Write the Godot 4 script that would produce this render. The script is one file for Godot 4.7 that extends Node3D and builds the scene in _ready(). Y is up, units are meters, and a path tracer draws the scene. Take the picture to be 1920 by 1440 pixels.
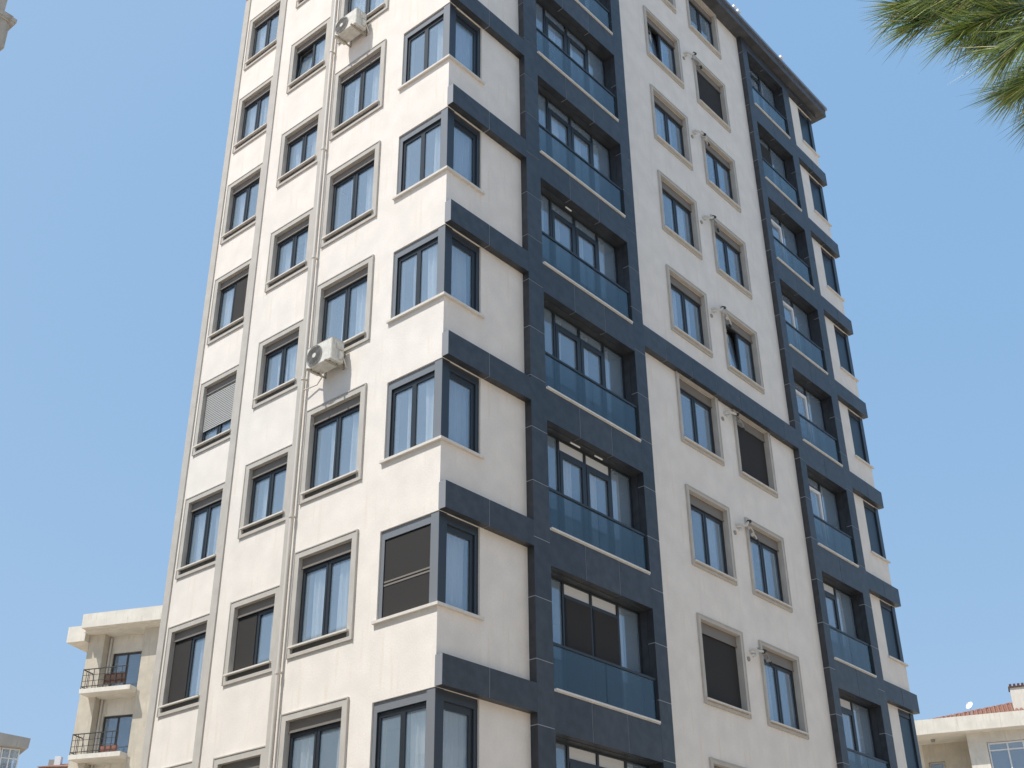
extends Node3D
# Apartment tower seen from the street corner: sunlit plaster side with punched windows, shaded side with dark cladding grid and glass balconies.

const STOREY := 3.0
const BASE := 1.338            # level of storey 0
const PROUD := 0.16            # how far the dark cladding stands off the plaster
const TO_SUN := Vector3(-1.0, 1.75, -0.3)
var M := {}
var rng := RandomNumberGenerator.new()
var mesh_cache := {}
var taken := {}

func fl(j): return BASE + STOREY * j

# ------------------------------------------------------------------ mesh builder
class MB:
	var v := PackedVector3Array()
	var n := PackedVector3Array()
	var uv := PackedVector2Array()
	var ix := PackedInt32Array()
	func quad(a: Vector3, b: Vector3, c: Vector3, d: Vector3, nn: Vector3):
		var k := v.size()
		v.append_array([a, b, c, d])
		n.append_array([nn, nn, nn, nn])
		uv.append_array([Vector2(0, 0), Vector2(1, 0), Vector2(1, 1), Vector2(0, 1)])
		if (b - a).cross(c - a).dot(nn) > 0.0: ix.append_array([k, k + 2, k + 1, k, k + 3, k + 2])
		else: ix.append_array([k, k + 1, k + 2, k, k + 2, k + 3])
	func tri(a: Vector3, b: Vector3, c: Vector3, nn: Vector3):
		var k := v.size()
		v.append_array([a, b, c]); n.append_array([nn, nn, nn])
		uv.append_array([Vector2(0, 0), Vector2(1, 0), Vector2(1, 1)])
		if (b - a).cross(c - a).dot(nn) > 0.0: ix.append_array([k, k + 2, k + 1])
		else: ix.append_array([k, k + 1, k + 2])
	func box(a: Vector3, b: Vector3):
		hexa([Vector3(a.x, a.y, a.z), Vector3(b.x, a.y, a.z), Vector3(b.x, a.y, b.z), Vector3(a.x, a.y, b.z), Vector3(a.x, b.y, a.z), Vector3(b.x, b.y, a.z), Vector3(b.x, b.y, b.z), Vector3(a.x, b.y, b.z)])
	func hexa(p: Array):            # bottom 0-3, top 4-7, same order
		var mid := Vector3.ZERO
		for q in p: mid += q / 8.0
		for f in [[0, 1, 2, 3], [4, 5, 6, 7], [0, 1, 5, 4], [1, 2, 6, 5], [2, 3, 7, 6], [3, 0, 4, 7]]:
			var a: Vector3 = p[f[0]]; var b: Vector3 = p[f[1]]; var c: Vector3 = p[f[2]]; var d: Vector3 = p[f[3]]
			var nn := (c - a).cross(d - b).normalized()
			if nn.dot((a + b + c + d) / 4.0 - mid) < 0.0: nn = -nn
			quad(a, b, c, d, nn)
	func frame(x0, x1, y0, y1, w, z0, z1):      # four bars round a rectangle, butted
		box(Vector3(x0, y0, z0), Vector3(x0 + w, y1, z1))
		box(Vector3(x1 - w, y0, z0), Vector3(x1, y1, z1))
		box(Vector3(x0 + w, y0, z0), Vector3(x1 - w, y0 + w, z1))
		box(Vector3(x0 + w, y1 - w, z0), Vector3(x1 - w, y1, z1))
	func tube(path: Array, radii: Array, sides := 10, capped := true):
		var rings := []
		var up := Vector3.UP
		for i in path.size():
			var a: Vector3 = path[max(i - 1, 0)]
			var b: Vector3 = path[min(i + 1, path.size() - 1)]
			var t := (b - a).normalized()
			if absf(t.dot(up)) > 0.95: up = Vector3.RIGHT if absf(t.x) < 0.9 else Vector3.FORWARD
			var s := t.cross(up).normalized()
			var w := s.cross(t).normalized()
			up = w
			var ring := []
			for k in sides:
				var an := TAU * k / sides
				ring.append([path[i] + (s * cos(an) + w * sin(an)) * radii[i], s * cos(an) + w * sin(an)])
			rings.append(ring)
		for i in path.size() - 1:
			for k in sides:
				var k2 := (k + 1) % sides
				var p0 = rings[i][k]; var p1 = rings[i][k2]; var p2 = rings[i + 1][k2]; var p3 = rings[i + 1][k]
				var st := v.size()
				v.append_array([p0[0], p1[0], p2[0], p3[0]]); n.append_array([p0[1], p1[1], p2[1], p3[1]])
				uv.append_array([Vector2(float(k) / sides, i), Vector2(float(k + 1) / sides, i), Vector2(float(k + 1) / sides, i + 1), Vector2(float(k) / sides, i + 1)])
				var fn: Vector3 = p0[1] + p1[1]
				if (p1[0] - p0[0]).cross(p2[0] - p0[0]).dot(fn) > 0.0: ix.append_array([st, st + 2, st + 1, st, st + 3, st + 2])
				else: ix.append_array([st, st + 1, st + 2, st, st + 2, st + 3])
		if capped:
			for e in [0, path.size() - 1]:
				var nn: Vector3 = (path[e] - path[1 if e == 0 else e - 1]).normalized()
				for k in sides: tri(path[e], rings[e][k][0], rings[e][(k + 1) % sides][0], nn)
	func disc(c: Vector3, nn: Vector3, r: float, sides := 24):
		var s := nn.cross(Vector3.UP if absf(nn.y) < 0.9 else Vector3.RIGHT).normalized()
		var w := nn.cross(s)
		for k in sides:
			var a := TAU * k / sides; var b := TAU * (k + 1) / sides
			tri(c, c + (s * cos(a) + w * sin(a)) * r, c + (s * cos(b) + w * sin(b)) * r, nn)
	func mesh() -> ArrayMesh:
		var arr := []
		arr.resize(Mesh.ARRAY_MAX)
		arr[Mesh.ARRAY_VERTEX] = v; arr[Mesh.ARRAY_NORMAL] = n; arr[Mesh.ARRAY_TEX_UV] = uv; arr[Mesh.ARRAY_INDEX] = ix
		var m := ArrayMesh.new()
		m.add_surface_from_arrays(Mesh.PRIMITIVE_TRIANGLES, arr)
		return m

func box_mesh(size: Vector3) -> ArrayMesh:
	var key := "b%.3f,%.3f,%.3f" % [size.x, size.y, size.z]
	if not mesh_cache.has(key):
		var b := MB.new(); b.box(-size / 2, size / 2); mesh_cache[key] = b.mesh()
	return mesh_cache[key]

# ------------------------------------------------------------------ nodes
func part(parent: Node, called: String, mesh: Mesh, m: Material, at := Vector3.ZERO) -> MeshInstance3D:
	var o := MeshInstance3D.new()
	o.name = called; o.mesh = mesh; o.material_override = m; o.position = at
	parent.add_child(o, true)
	return o

func boxpart(parent: Node, called: String, a: Vector3, b: Vector3, m: Material) -> MeshInstance3D:
	return part(parent, called, box_mesh(b - a), m, (a + b) / 2)

func numbered(called: String) -> String:
	if not taken.has(called):
		taken[called] = 0
		return called
	taken[called] += 1
	return "%s_%03d" % [called, taken[called]]

func tag(o: Node, label: String, category: String, group := ""):
	o.set_meta("label", label); o.set_meta("category", category)
	if group != "": o.set_meta("group", group)

func thing(called: String, label: String, category: String, xf: Transform3D, group := "") -> Node3D:
	var o := Node3D.new()
	o.name = numbered(called); o.transform = xf
	add_child(o)
	tag(o, label, category, group)
	return o

# ------------------------------------------------------------------ materials
func lin(r: float, g: float, b: float) -> Color: return Color(r, g, b).linear_to_srgb()

func mat(c: Color, rough := 0.8, metal := 0.0) -> StandardMaterial3D:
	var m := StandardMaterial3D.new()
	m.albedo_color = c; m.roughness = rough; m.metallic = metal
	return m

func noise_image(size: int, f: float, seed_: int, oct := 4) -> Image:
	var fn := FastNoiseLite.new()
	fn.seed = seed_; fn.frequency = f; fn.fractal_octaves = oct; fn.noise_type = FastNoiseLite.TYPE_SIMPLEX_SMOOTH
	return fn.get_seamless_image(size, size)

func plaster(c: Color, amount: float, streaks: float, seed_: int, metres := 5.0) -> StandardMaterial3D:
	var m := mat(c, 0.92)
	var n := 512
	var blot := noise_image(n, 0.012, seed_, 5)
	var fine := noise_image(n, 0.18, seed_ + 1, 2)
	var run := noise_image(n, 0.05, seed_ + 2, 3)
	var im := Image.create(n, n, true, Image.FORMAT_RGB8)
	for y in n:
		for x in n:
			var b := blot.get_pixel(x, y).r - 0.5
			var s := run.get_pixel(x, posmod(int(y / 14.0 + 3.0 * sin(TAU * x / n)), n)).r
			s = clampf((s - 0.62) * 4.0, 0.0, 1.0) * clampf(0.5 + b * 3.0, 0.0, 1.0)
			var k := 1.0 + b * amount + (fine.get_pixel(x, y).r - 0.5) * amount * 0.5 - s * streaks
			k = clampf(k - 0.04, 0.0, 1.0)
			im.set_pixel(x, y, Color(k, k * (1.0 - 0.015 * s), k * (1.0 - 0.04 * s)))
	im.generate_mipmaps()
	m.albedo_texture = ImageTexture.create_from_image(im)
	var bump := noise_image(n, 0.22, seed_ + 5, 3)
	bump.convert(Image.FORMAT_RGBA8)
	bump.bump_map_to_normal_map(1.4)
	m.normal_enabled = true; m.normal_scale = 0.12
	m.normal_texture = ImageTexture.create_from_image(bump)
	m.uv1_triplanar = true; m.uv1_world_triplanar = true
	m.uv1_scale = Vector3.ONE / metres
	return m

func metal_noise(m: StandardMaterial3D, seed_: int, lo: float, hi: float, metres: float):
	var a := noise_image(256, 0.02, seed_, 5)
	var b := noise_image(256, 0.2, seed_ + 1, 2)
	var im := Image.create(256, 256, true, Image.FORMAT_RGB8)
	for y in 256:
		for x in 256:
			var k := lerpf(lo, hi, clampf(a.get_pixel(x, y).r * 0.8 + b.get_pixel(x, y).r * 0.2, 0, 1))
			im.set_pixel(x, y, Color(k, k, k))
	im.generate_mipmaps()
	m.albedo_texture = ImageTexture.create_from_image(im)
	m.uv1_triplanar = true; m.uv1_world_triplanar = true; m.uv1_scale = Vector3.ONE / metres

func pane_mat(c: Color, a: float, metal: float) -> StandardMaterial3D:
	var m := mat(Color(c.r, c.g, c.b, a), 0.02, metal)
	m.transparency = BaseMaterial3D.TRANSPARENCY_ALPHA
	return m

func materials():
	M.plaster = plaster(lin(0.85, 0.795, 0.73), 0.055, 0.022, 11)
	M.trim = plaster(lin(0.54, 0.51, 0.465), 0.07, 0.03, 31, 3.0)
	M.sill = plaster(lin(0.74, 0.70, 0.64), 0.08, 0.05, 41, 2.0)
	M.slab = plaster(lin(0.74, 0.72, 0.68), 0.08, 0.05, 45, 2.0)
	M.panel = []
	for k in 3:
		var p := mat(lin(0.048 + 0.006 * k, 0.055 + 0.006 * k, 0.067 + 0.006 * k), 0.42)
		metal_noise(p, 60 + k, 0.70, 1.0, 1.7)
		M.panel.append(p)
	M.joint = mat(lin(0.36, 0.39, 0.43), 0.6)
	M.frame = mat(lin(0.020, 0.026, 0.034), 0.4)
	M.slotstrip = mat(lin(0.10, 0.095, 0.085), 0.7)  # dark strip filling the slot under sills of the stepped side
	M.paleplate = mat(lin(0.19, 0.205, 0.225), 0.4)  # paler than the frame; thin plates on outer side of post, heads, jambs
	M.cornerframe = mat(lin(0.03, 0.04, 0.054), 0.4)
	M.box = mat(lin(0.20, 0.18, 0.16), 0.6)
	M.beamend = mat(lin(0.25, 0.26, 0.28), 0.5)  # paler than the panels; thin plate on the near beam ends
	M.glass = pane_mat(lin(0.46, 0.62, 0.78), 0.03, 0.31)
	M.railglass = pane_mat(lin(0.010, 0.045, 0.075), 0.45, 0.03)
	M.screen = mat(Color(lin(0.035, 0.033, 0.032), 0.86), 0.9)
	M.screen.transparency = BaseMaterial3D.TRANSPARENCY_ALPHA
	M.darktint = mat(Color(lin(0.022, 0.042, 0.066), 0.8), 0.35)  # dark blue tint laid over the end panes to cut their reflection
	M.darktint.transparency = BaseMaterial3D.TRANSPARENCY_ALPHA
	M.blind = mat(lin(0.36, 0.36, 0.35), 0.6)
	M.brownblind = mat(lin(0.085, 0.078, 0.068), 0.6)
	M.curtain = mat(lin(0.82, 0.82, 0.80), 0.95)
	M.curtain.backlight = Color(0.5, 0.5, 0.48)
	M.sheer = mat(lin(0.62, 0.64, 0.66), 0.95)
	M.sheer.backlight = Color(0.6, 0.6, 0.6)
	M.browncurtain = mat(lin(0.17, 0.12, 0.10), 0.95)
	M.inside = mat(lin(0.36, 0.33, 0.30), 0.9)
	M.insidefloor = mat(lin(0.20, 0.15, 0.11), 0.8)
	M.pipe = mat(lin(0.62, 0.58, 0.52), 0.5)
	M.acwhite = plaster(lin(0.74, 0.72, 0.66), 0.12, 0.10, 71, 1.0)
	M.acgrey = mat(lin(0.30, 0.29, 0.27), 0.6)
	M.acdark = mat(lin(0.05, 0.05, 0.05), 0.6)
	M.steel = mat(lin(0.42, 0.37, 0.30), 0.5, 0.3)
	M.rubber = mat(lin(0.03, 0.03, 0.03), 0.7)
	M.white = mat(lin(0.78, 0.78, 0.78), 0.5)
	M.eave = mat(lin(0.10, 0.105, 0.115), 0.6)
	metal_noise(M.eave, 66, 0.7, 1.0, 2.3)
	M.gutter = mat(lin(0.24, 0.26, 0.30), 0.35, 0.5)
	M.cream = plaster(lin(0.60, 0.54, 0.44), 0.14, 0.12, 81)
	M.creamlight = plaster(lin(0.76, 0.72, 0.64), 0.12, 0.10, 85)
	M.greywall = plaster(lin(0.50, 0.47, 0.42), 0.14, 0.12, 88)
	M.ochre = plaster(lin(0.58, 0.44, 0.29), 0.12, 0.1, 89)
	M.tile = mat(lin(0.42, 0.20, 0.13), 0.8)
	metal_noise(M.tile, 91, 0.65, 1.0, 1.3)
	M.iron = mat(lin(0.05, 0.045, 0.04), 0.5)
	M.redcloth = mat(lin(0.34, 0.15, 0.11), 0.95)
	M.browncloth = mat(lin(0.10, 0.055, 0.04), 0.95)
	M.ground = plaster(lin(0.53, 0.45, 0.36), 0.25, 0.0, 95, 7.0)
	M.bark = plaster(lin(0.14, 0.09, 0.06), 0.6, 0.2, 97, 0.4)

# ------------------------------------------------------------------ world
func sky_panorama() -> Image:
	var w := 512; var h := 256
	var im := Image.create(w, h, false, Image.FORMAT_RGBF)
	var sun := TO_SUN.normalized()
	for y in h:
		var el := (0.5 - (y + 0.5) / h) * PI
		for x in w:
			var az := (x + 0.5) / w * TAU
			var d := Vector3(sin(az) * cos(el), sin(el), -cos(az) * cos(el))
			var e := maxf(d.y, 0.0)
			var low := pow(1.0 - e, 2.2)
			var c := Vector3(0.137, 0.297, 0.522).lerp(Vector3(0.350, 0.475, 0.628), low)
			var near := pow(clampf(d.dot(sun) * 0.5 + 0.5, 0, 1), 4.0)
			c = c.lerp(Vector3(0.52, 0.585, 0.68), near * 0.64)
			im.set_pixel(x, y, Color(c.x, c.y, c.z))
	return im

func world():
	var cam := Camera3D.new()
	cam.name = "camera"
	add_child(cam)
	cam.transform = Transform3D(Basis(Vector3(0.65340131, -0.00975816, 0.75694881), Vector3(-0.36783654, 0.86984586, 0.32873158), Vector3(-0.66163661, -0.49322708, 0.56476902)), Vector3(-13.48494, 1.6, 13.15119))
	cam.fov = 35.19166
	cam.near = 0.05; cam.far = 6000.0
	cam.current = true
	var we := WorldEnvironment.new()
	we.name = "world_environment"
	var e := Environment.new()
	e.background_mode = Environment.BG_SKY
	var sm := PanoramaSkyMaterial.new()
	sm.panorama = ImageTexture.create_from_image(sky_panorama())
	var sk := Sky.new(); sk.sky_material = sm
	e.sky = sk
	e.ambient_light_source = Environment.AMBIENT_SOURCE_SKY
	e.tonemap_mode = Environment.TONE_MAPPER_LINEAR
	e.tonemap_exposure = 1.36
	e.sdfgi_enabled = true; e.ssao_enabled = true; e.ssil_enabled = true
	we.environment = e
	add_child(we)
	var sun := DirectionalLight3D.new()
	sun.name = "sun"
	add_child(sun)
	sun.look_at_from_position(TO_SUN * 50.0, Vector3.ZERO, Vector3.UP)
	sun.light_energy = 1.12
	sun.light_color = Color(1.0, 0.978, 0.945)
	sun.light_angular_distance = 0.5
	sun.shadow_enabled = true

# ------------------------------------------------------------------ walls
func wall_mesh(u0: float, u1: float, y0: float, y1: float, holes: Array, th: float) -> ArrayMesh:
	# local: x along the wall, y up, outer face at z = 0, inner face at z = -th. holes: [u0, u1, y0, y1]
	var us := [u0, u1]; var ys := [y0, y1]
	for h in holes:
		for k in 2:
			if not us.has(h[k]): us.append(h[k])
			if not ys.has(h[k + 2]): ys.append(h[k + 2])
	us.sort(); ys.sort()
	var nu := us.size() - 1; var ny := ys.size() - 1
	var solid := []
	for i in nu:
		var col := []
		for j in ny:
			var cu: float = (us[i] + us[i + 1]) / 2; var cy: float = (ys[j] + ys[j + 1]) / 2
			var s := true
			for h in holes:
				if cu > h[0] and cu < h[1] and cy > h[2] and cy < h[3]: s = false; break
			col.append(s)
		solid.append(col)
	var b := MB.new()
	for i in nu:
		for j in ny:
			if not solid[i][j]: continue
			var a0: float = us[i]; var a1: float = us[i + 1]; var c0: float = ys[j]; var c1: float = ys[j + 1]
			b.quad(Vector3(a0, c0, 0), Vector3(a1, c0, 0), Vector3(a1, c1, 0), Vector3(a0, c1, 0), Vector3.BACK)
			b.quad(Vector3(a0, c0, -th), Vector3(a1, c0, -th), Vector3(a1, c1, -th), Vector3(a0, c1, -th), Vector3.FORWARD)
			if i == 0 or not solid[i - 1][j]: b.quad(Vector3(a0, c0, 0), Vector3(a0, c0, -th), Vector3(a0, c1, -th), Vector3(a0, c1, 0), Vector3.LEFT)
			if i == nu - 1 or not solid[i + 1][j]: b.quad(Vector3(a1, c0, 0), Vector3(a1, c0, -th), Vector3(a1, c1, -th), Vector3(a1, c1, 0), Vector3.RIGHT)
			if j == 0 or not solid[i][j - 1]: b.quad(Vector3(a0, c0, 0), Vector3(a1, c0, 0), Vector3(a1, c0, -th), Vector3(a0, c0, -th), Vector3.DOWN)
			if j == ny - 1 or not solid[i][j + 1]: b.quad(Vector3(a0, c1, 0), Vector3(a1, c1, 0), Vector3(a1, c1, -th), Vector3(a0, c1, -th), Vector3.UP)
	return b.mesh()

# face frames: x along the wall to the right as seen from outside, z outward
func side_frame(x: float) -> Transform3D:      # sunlit side, outward -x, local x = world z
	return Transform3D(Basis(Vector3(0, 0, 1), Vector3.UP, Vector3(-1, 0, 0)), Vector3(x, 0, 0))
func front_frame() -> Transform3D: return Transform3D.IDENTITY

# ------------------------------------------------------------------ windows
# a punched window in a plaster wall: w, h opening; placed with its origin at the middle of the opening's foot on the wall face
func punched_window(tower: Node3D, xf: Transform3D, w: float, h: float, opt: Dictionary):
	var drop: float = opt.get("drop", 0.19)
	var key := "pw%.2f,%.2f,%.2f" % [w, h, drop]
	var rec: float = 0.085 if drop > 0.15 else 0.11
	var bh: float = 0.19 if drop > 0.15 else 0.24                                # shutter box
	if not mesh_cache.has(key):
		var d := {}
		var f := MB.new()
		f.frame(-w / 2, w / 2, 0.0, h - bh, 0.04, -rec - 0.07, -rec)
		f.box(Vector3(-0.016, 0.04, -rec - 0.06), Vector3(0.016, h - bh - 0.04, -rec - 0.005))
		d.frame = f.mesh()
		var s := MB.new(); var sw := w / 2 - 0.058; var sh := h - bh - 0.08
		s.frame(-sw / 2, sw / 2, 0.0, sh, 0.05, -0.05, 0.012)
		d.sash = s.mesh()
		var g := MB.new()
		g.box(Vector3(-sw / 2 + 0.05, 0.05, -0.024), Vector3(sw / 2 - 0.05, sh - 0.05, -0.018))
		d.pane = g.mesh()
		var t := MB.new()
		var o: float = 0.135 if drop > 0.15 else 0.10
		t.box(Vector3(-w / 2 - o, -drop, 0.0), Vector3(-w / 2, h + o, 0.035))
		t.box(Vector3(w / 2, -drop, 0.0), Vector3(w / 2 + o, h + o, 0.035))
		t.box(Vector3(-w / 2, h, 0.0), Vector3(w / 2, h + o, 0.035))
		t.box(Vector3(-w / 2, -drop, 0.0), Vector3(w / 2, -drop + 0.065, 0.035))
		t.box(Vector3(-w / 2, 0.0, -rec), Vector3(-w / 2 + 0.008, h - 0.008, 0.035))
		t.box(Vector3(w / 2 - 0.008, 0.0, -rec), Vector3(w / 2, h - 0.008, 0.035))
		t.box(Vector3(-w / 2, h - 0.008, -rec + 0.05), Vector3(w / 2, h, 0.0))
		for sg in [-1.0, 1.0]: t.box(Vector3(min(sg * (w / 2 + o - 0.02), sg * (w / 2 + o)), -drop, 0.035), Vector3(max(sg * (w / 2 + o - 0.02), sg * (w / 2 + o)), h + o, 0.047))
		t.box(Vector3(-w / 2 - o + 0.03, h + o - 0.02, 0.035), Vector3(w / 2 + o - 0.02, h + o, 0.047))
		d.trim = t.mesh()
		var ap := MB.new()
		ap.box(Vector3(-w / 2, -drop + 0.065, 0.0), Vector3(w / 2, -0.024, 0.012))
		d.slotstrip = ap.mesh()
		var q := MB.new()
		q.box(Vector3(-w / 2 + 0.001, -0.024, -rec), Vector3(w / 2 - 0.001, 0.0, 0.0))
		q.box(Vector3(-w / 2 - 0.05, -0.028, 0.036), Vector3(w / 2 + 0.05, 0.004, 0.09))
		q.box(Vector3(-w / 2 + 0.001, -0.024, 0.0), Vector3(w / 2 - 0.001, 0.0, 0.036))
		d.sill = q.mesh()
		var x := MB.new()
		x.box(Vector3(-w / 2, h - bh, -rec - 0.08), Vector3(w / 2, h, -rec + 0.03))
		x.box(Vector3(-w / 2, h - bh - 0.015, -rec + 0.03), Vector3(w / 2, h - bh + 0.015, -rec + 0.045))
		d.box = x.mesh()
		var sl := MB.new()
		var k := 0
		while k * 0.05 < h * 0.62:
			var y1 := h - bh - k * 0.05
			sl.hexa([Vector3(-w / 2 + 0.02, y1 - 0.046, -rec + 0.008), Vector3(w / 2 - 0.02, y1 - 0.046, -rec + 0.008), Vector3(w / 2 - 0.02, y1 - 0.046, -rec + 0.026), Vector3(-w / 2 + 0.02, y1 - 0.046, -rec + 0.026),
				Vector3(-w / 2 + 0.02, y1, -rec + 0.008), Vector3(w / 2 - 0.02, y1, -rec + 0.008), Vector3(w / 2 - 0.02, y1, -rec + 0.018), Vector3(-w / 2 + 0.02, y1, -rec + 0.018)])
			k += 1
		d.slats = sl.mesh()
		var sc := MB.new()
		sc.box(Vector3(-w / 2 + 0.03, 0.03, -rec + 0.002), Vector3(w / 2 - 0.03, h - bh, -rec + 0.006))
		d.fullscreen = sc.mesh()
		var vb := MB.new()
		var vy := 0.06
		while vy < h - bh - 0.05:
			vb.hexa([Vector3(-w / 2 + 0.06, vy, -rec - 0.15), Vector3(w / 2 - 0.06, vy, -rec - 0.15), Vector3(w / 2 - 0.06, vy - 0.018, -rec - 0.12), Vector3(-w / 2 + 0.06, vy - 0.018, -rec - 0.12),
				Vector3(-w / 2 + 0.06, vy + 0.002, -rec - 0.15), Vector3(w / 2 - 0.06, vy + 0.002, -rec - 0.15), Vector3(w / 2 - 0.06, vy - 0.016, -rec - 0.12), Vector3(-w / 2 + 0.06, vy - 0.016, -rec - 0.12)])
			vy += 0.045
		vb.box(Vector3(-w / 2 + 0.05, h - bh - 0.04, -rec - 0.16), Vector3(w / 2 - 0.05, h - bh, -rec - 0.10))
		d.venetian = vb.mesh()
		var hs := MB.new()
		hs.box(Vector3(-sw / 2, 0.0, 0.014), Vector3(sw / 2, sh, 0.018))
		d.halfscreen = hs.mesh()
		mesh_cache[key] = d
	var dd = mesh_cache[key]
	var win := part(tower, "window", dd.frame, M.frame)
	win.transform = xf
	part(win, "surround", dd.trim, M.trim)
	part(win, "sill", dd.sill, M.sill)
	part(win, "sill_slot_strip", dd.slotstrip, opt.get("slotstrip", M.slotstrip))
	part(win, "shutter_box", dd.box, opt.get("box", M.box))
	for s in [-1, 1]:
		var at := Vector3(s * (w / 4 - 0.012), 0.04, -rec - 0.01)
		var sa := part(win, "sash", dd.sash, M.frame, at)
		var pa := part(win, "pane", dd.pane, M.glass, at)
		if opt.get("tilt", 0) == s:
			sa.rotation.x = -0.10; pa.rotation.x = -0.10
		if opt.get("halfscreen", 0) == s: part(win, "dark_tint_sheet", dd.halfscreen, M.screen, at)
	if opt.get("shutter", false): part(win, "roller_shutter", dd.slats, M.blind)
	if opt.get("venetian", false): part(win, "venetian_blind", dd.venetian, M.white)
	if opt.has("screen"): part(win, "dark_tint_sheet", dd.fullscreen, opt.screen)

# a curtain is a thing of its own, hung behind a pane
func curtain_mesh(w: float, h: float, seed_: int) -> ArrayMesh:
	var key := "cu%.2f,%.2f,%d" % [w, h, seed_]
	if mesh_cache.has(key): return mesh_cache[key]
	var r := RandomNumberGenerator.new(); r.seed = seed_ * 77 + 5
	var b := MB.new()
	var nx := int(w / 0.02) + 2; var ny := 6
	var ph := []
	for k in 4: ph.append(r.randf() * TAU)
	var pos := func(i, j):
		var u: float = float(i) / (nx - 1); var t: float = float(j) / ny
		var x: float = (u - 0.5) * w
		var z: float = 0.028 * sin(x * TAU / 0.17 + ph[0] + 0.8 * sin(t * 2.0 + ph[2])) + 0.014 * sin(x * TAU / 0.077 + ph[1]) + 0.01 * sin(t * 3.0 + ph[3])
		return Vector3(x * (0.97 + 0.05 * (1.0 - t) * sin(ph[2])), t * h, z)
	for i in nx - 1:
		for j in ny:
			var a: Vector3 = pos.call(i, j); var c: Vector3 = pos.call(i + 1, j); var d: Vector3 = pos.call(i + 1, j + 1); var e: Vector3 = pos.call(i, j + 1)
			var nn := (c - a).cross(e - a).normalized()
			if nn.z < 0: nn = -nn
			b.quad(a, c, d, e, nn)
	mesh_cache[key] = b.mesh()
	return mesh_cache[key]

const FLOORS := ["nine floors below top", "eight floors below top", "seven floors below top", "six floors below top", "five floors below top", "four floors below top", "three floors below top", "two floors below top", "one floor below top", "on the top floor"]

func hang(xf: Transform3D, w: float, h: float, spans: Array, j: int, where: String, m: Material, word: String, depth := 0.27, halves := []):
	for s0 in spans:
		var s := [s0[0] + rng.randf_range(0.0, 0.07), s0[1] - rng.randf_range(0.0, 0.07)]
		var cw: float = (s[1] - s[0]) * w
		var o := MeshInstance3D.new()
		o.name = numbered("curtain")
		o.mesh = curtain_mesh(snappedf(cw, 0.1), snappedf(h, 0.05), (j * 3 + int(s[0] * 10)) % 5)
		o.material_override = m if m != M.sheer or rng.randf() < 0.6 else M.curtain
		add_child(o)
		o.transform = xf * Transform3D(Basis.IDENTITY, Vector3(-w / 2 + (s[0] + s[1]) / 2 * w, 0.01, -depth))
		var mid: float = (s[0] + s[1]) / 2
		var bit: String = "%s of " % halves[int(mid * halves.size())] if halves.size() > 0 else ""
		tag(o, "%s behind %s%s, %s" % [word, bit, where, FLOORS[j]], "curtain", "curtains behind the windows")

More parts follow.
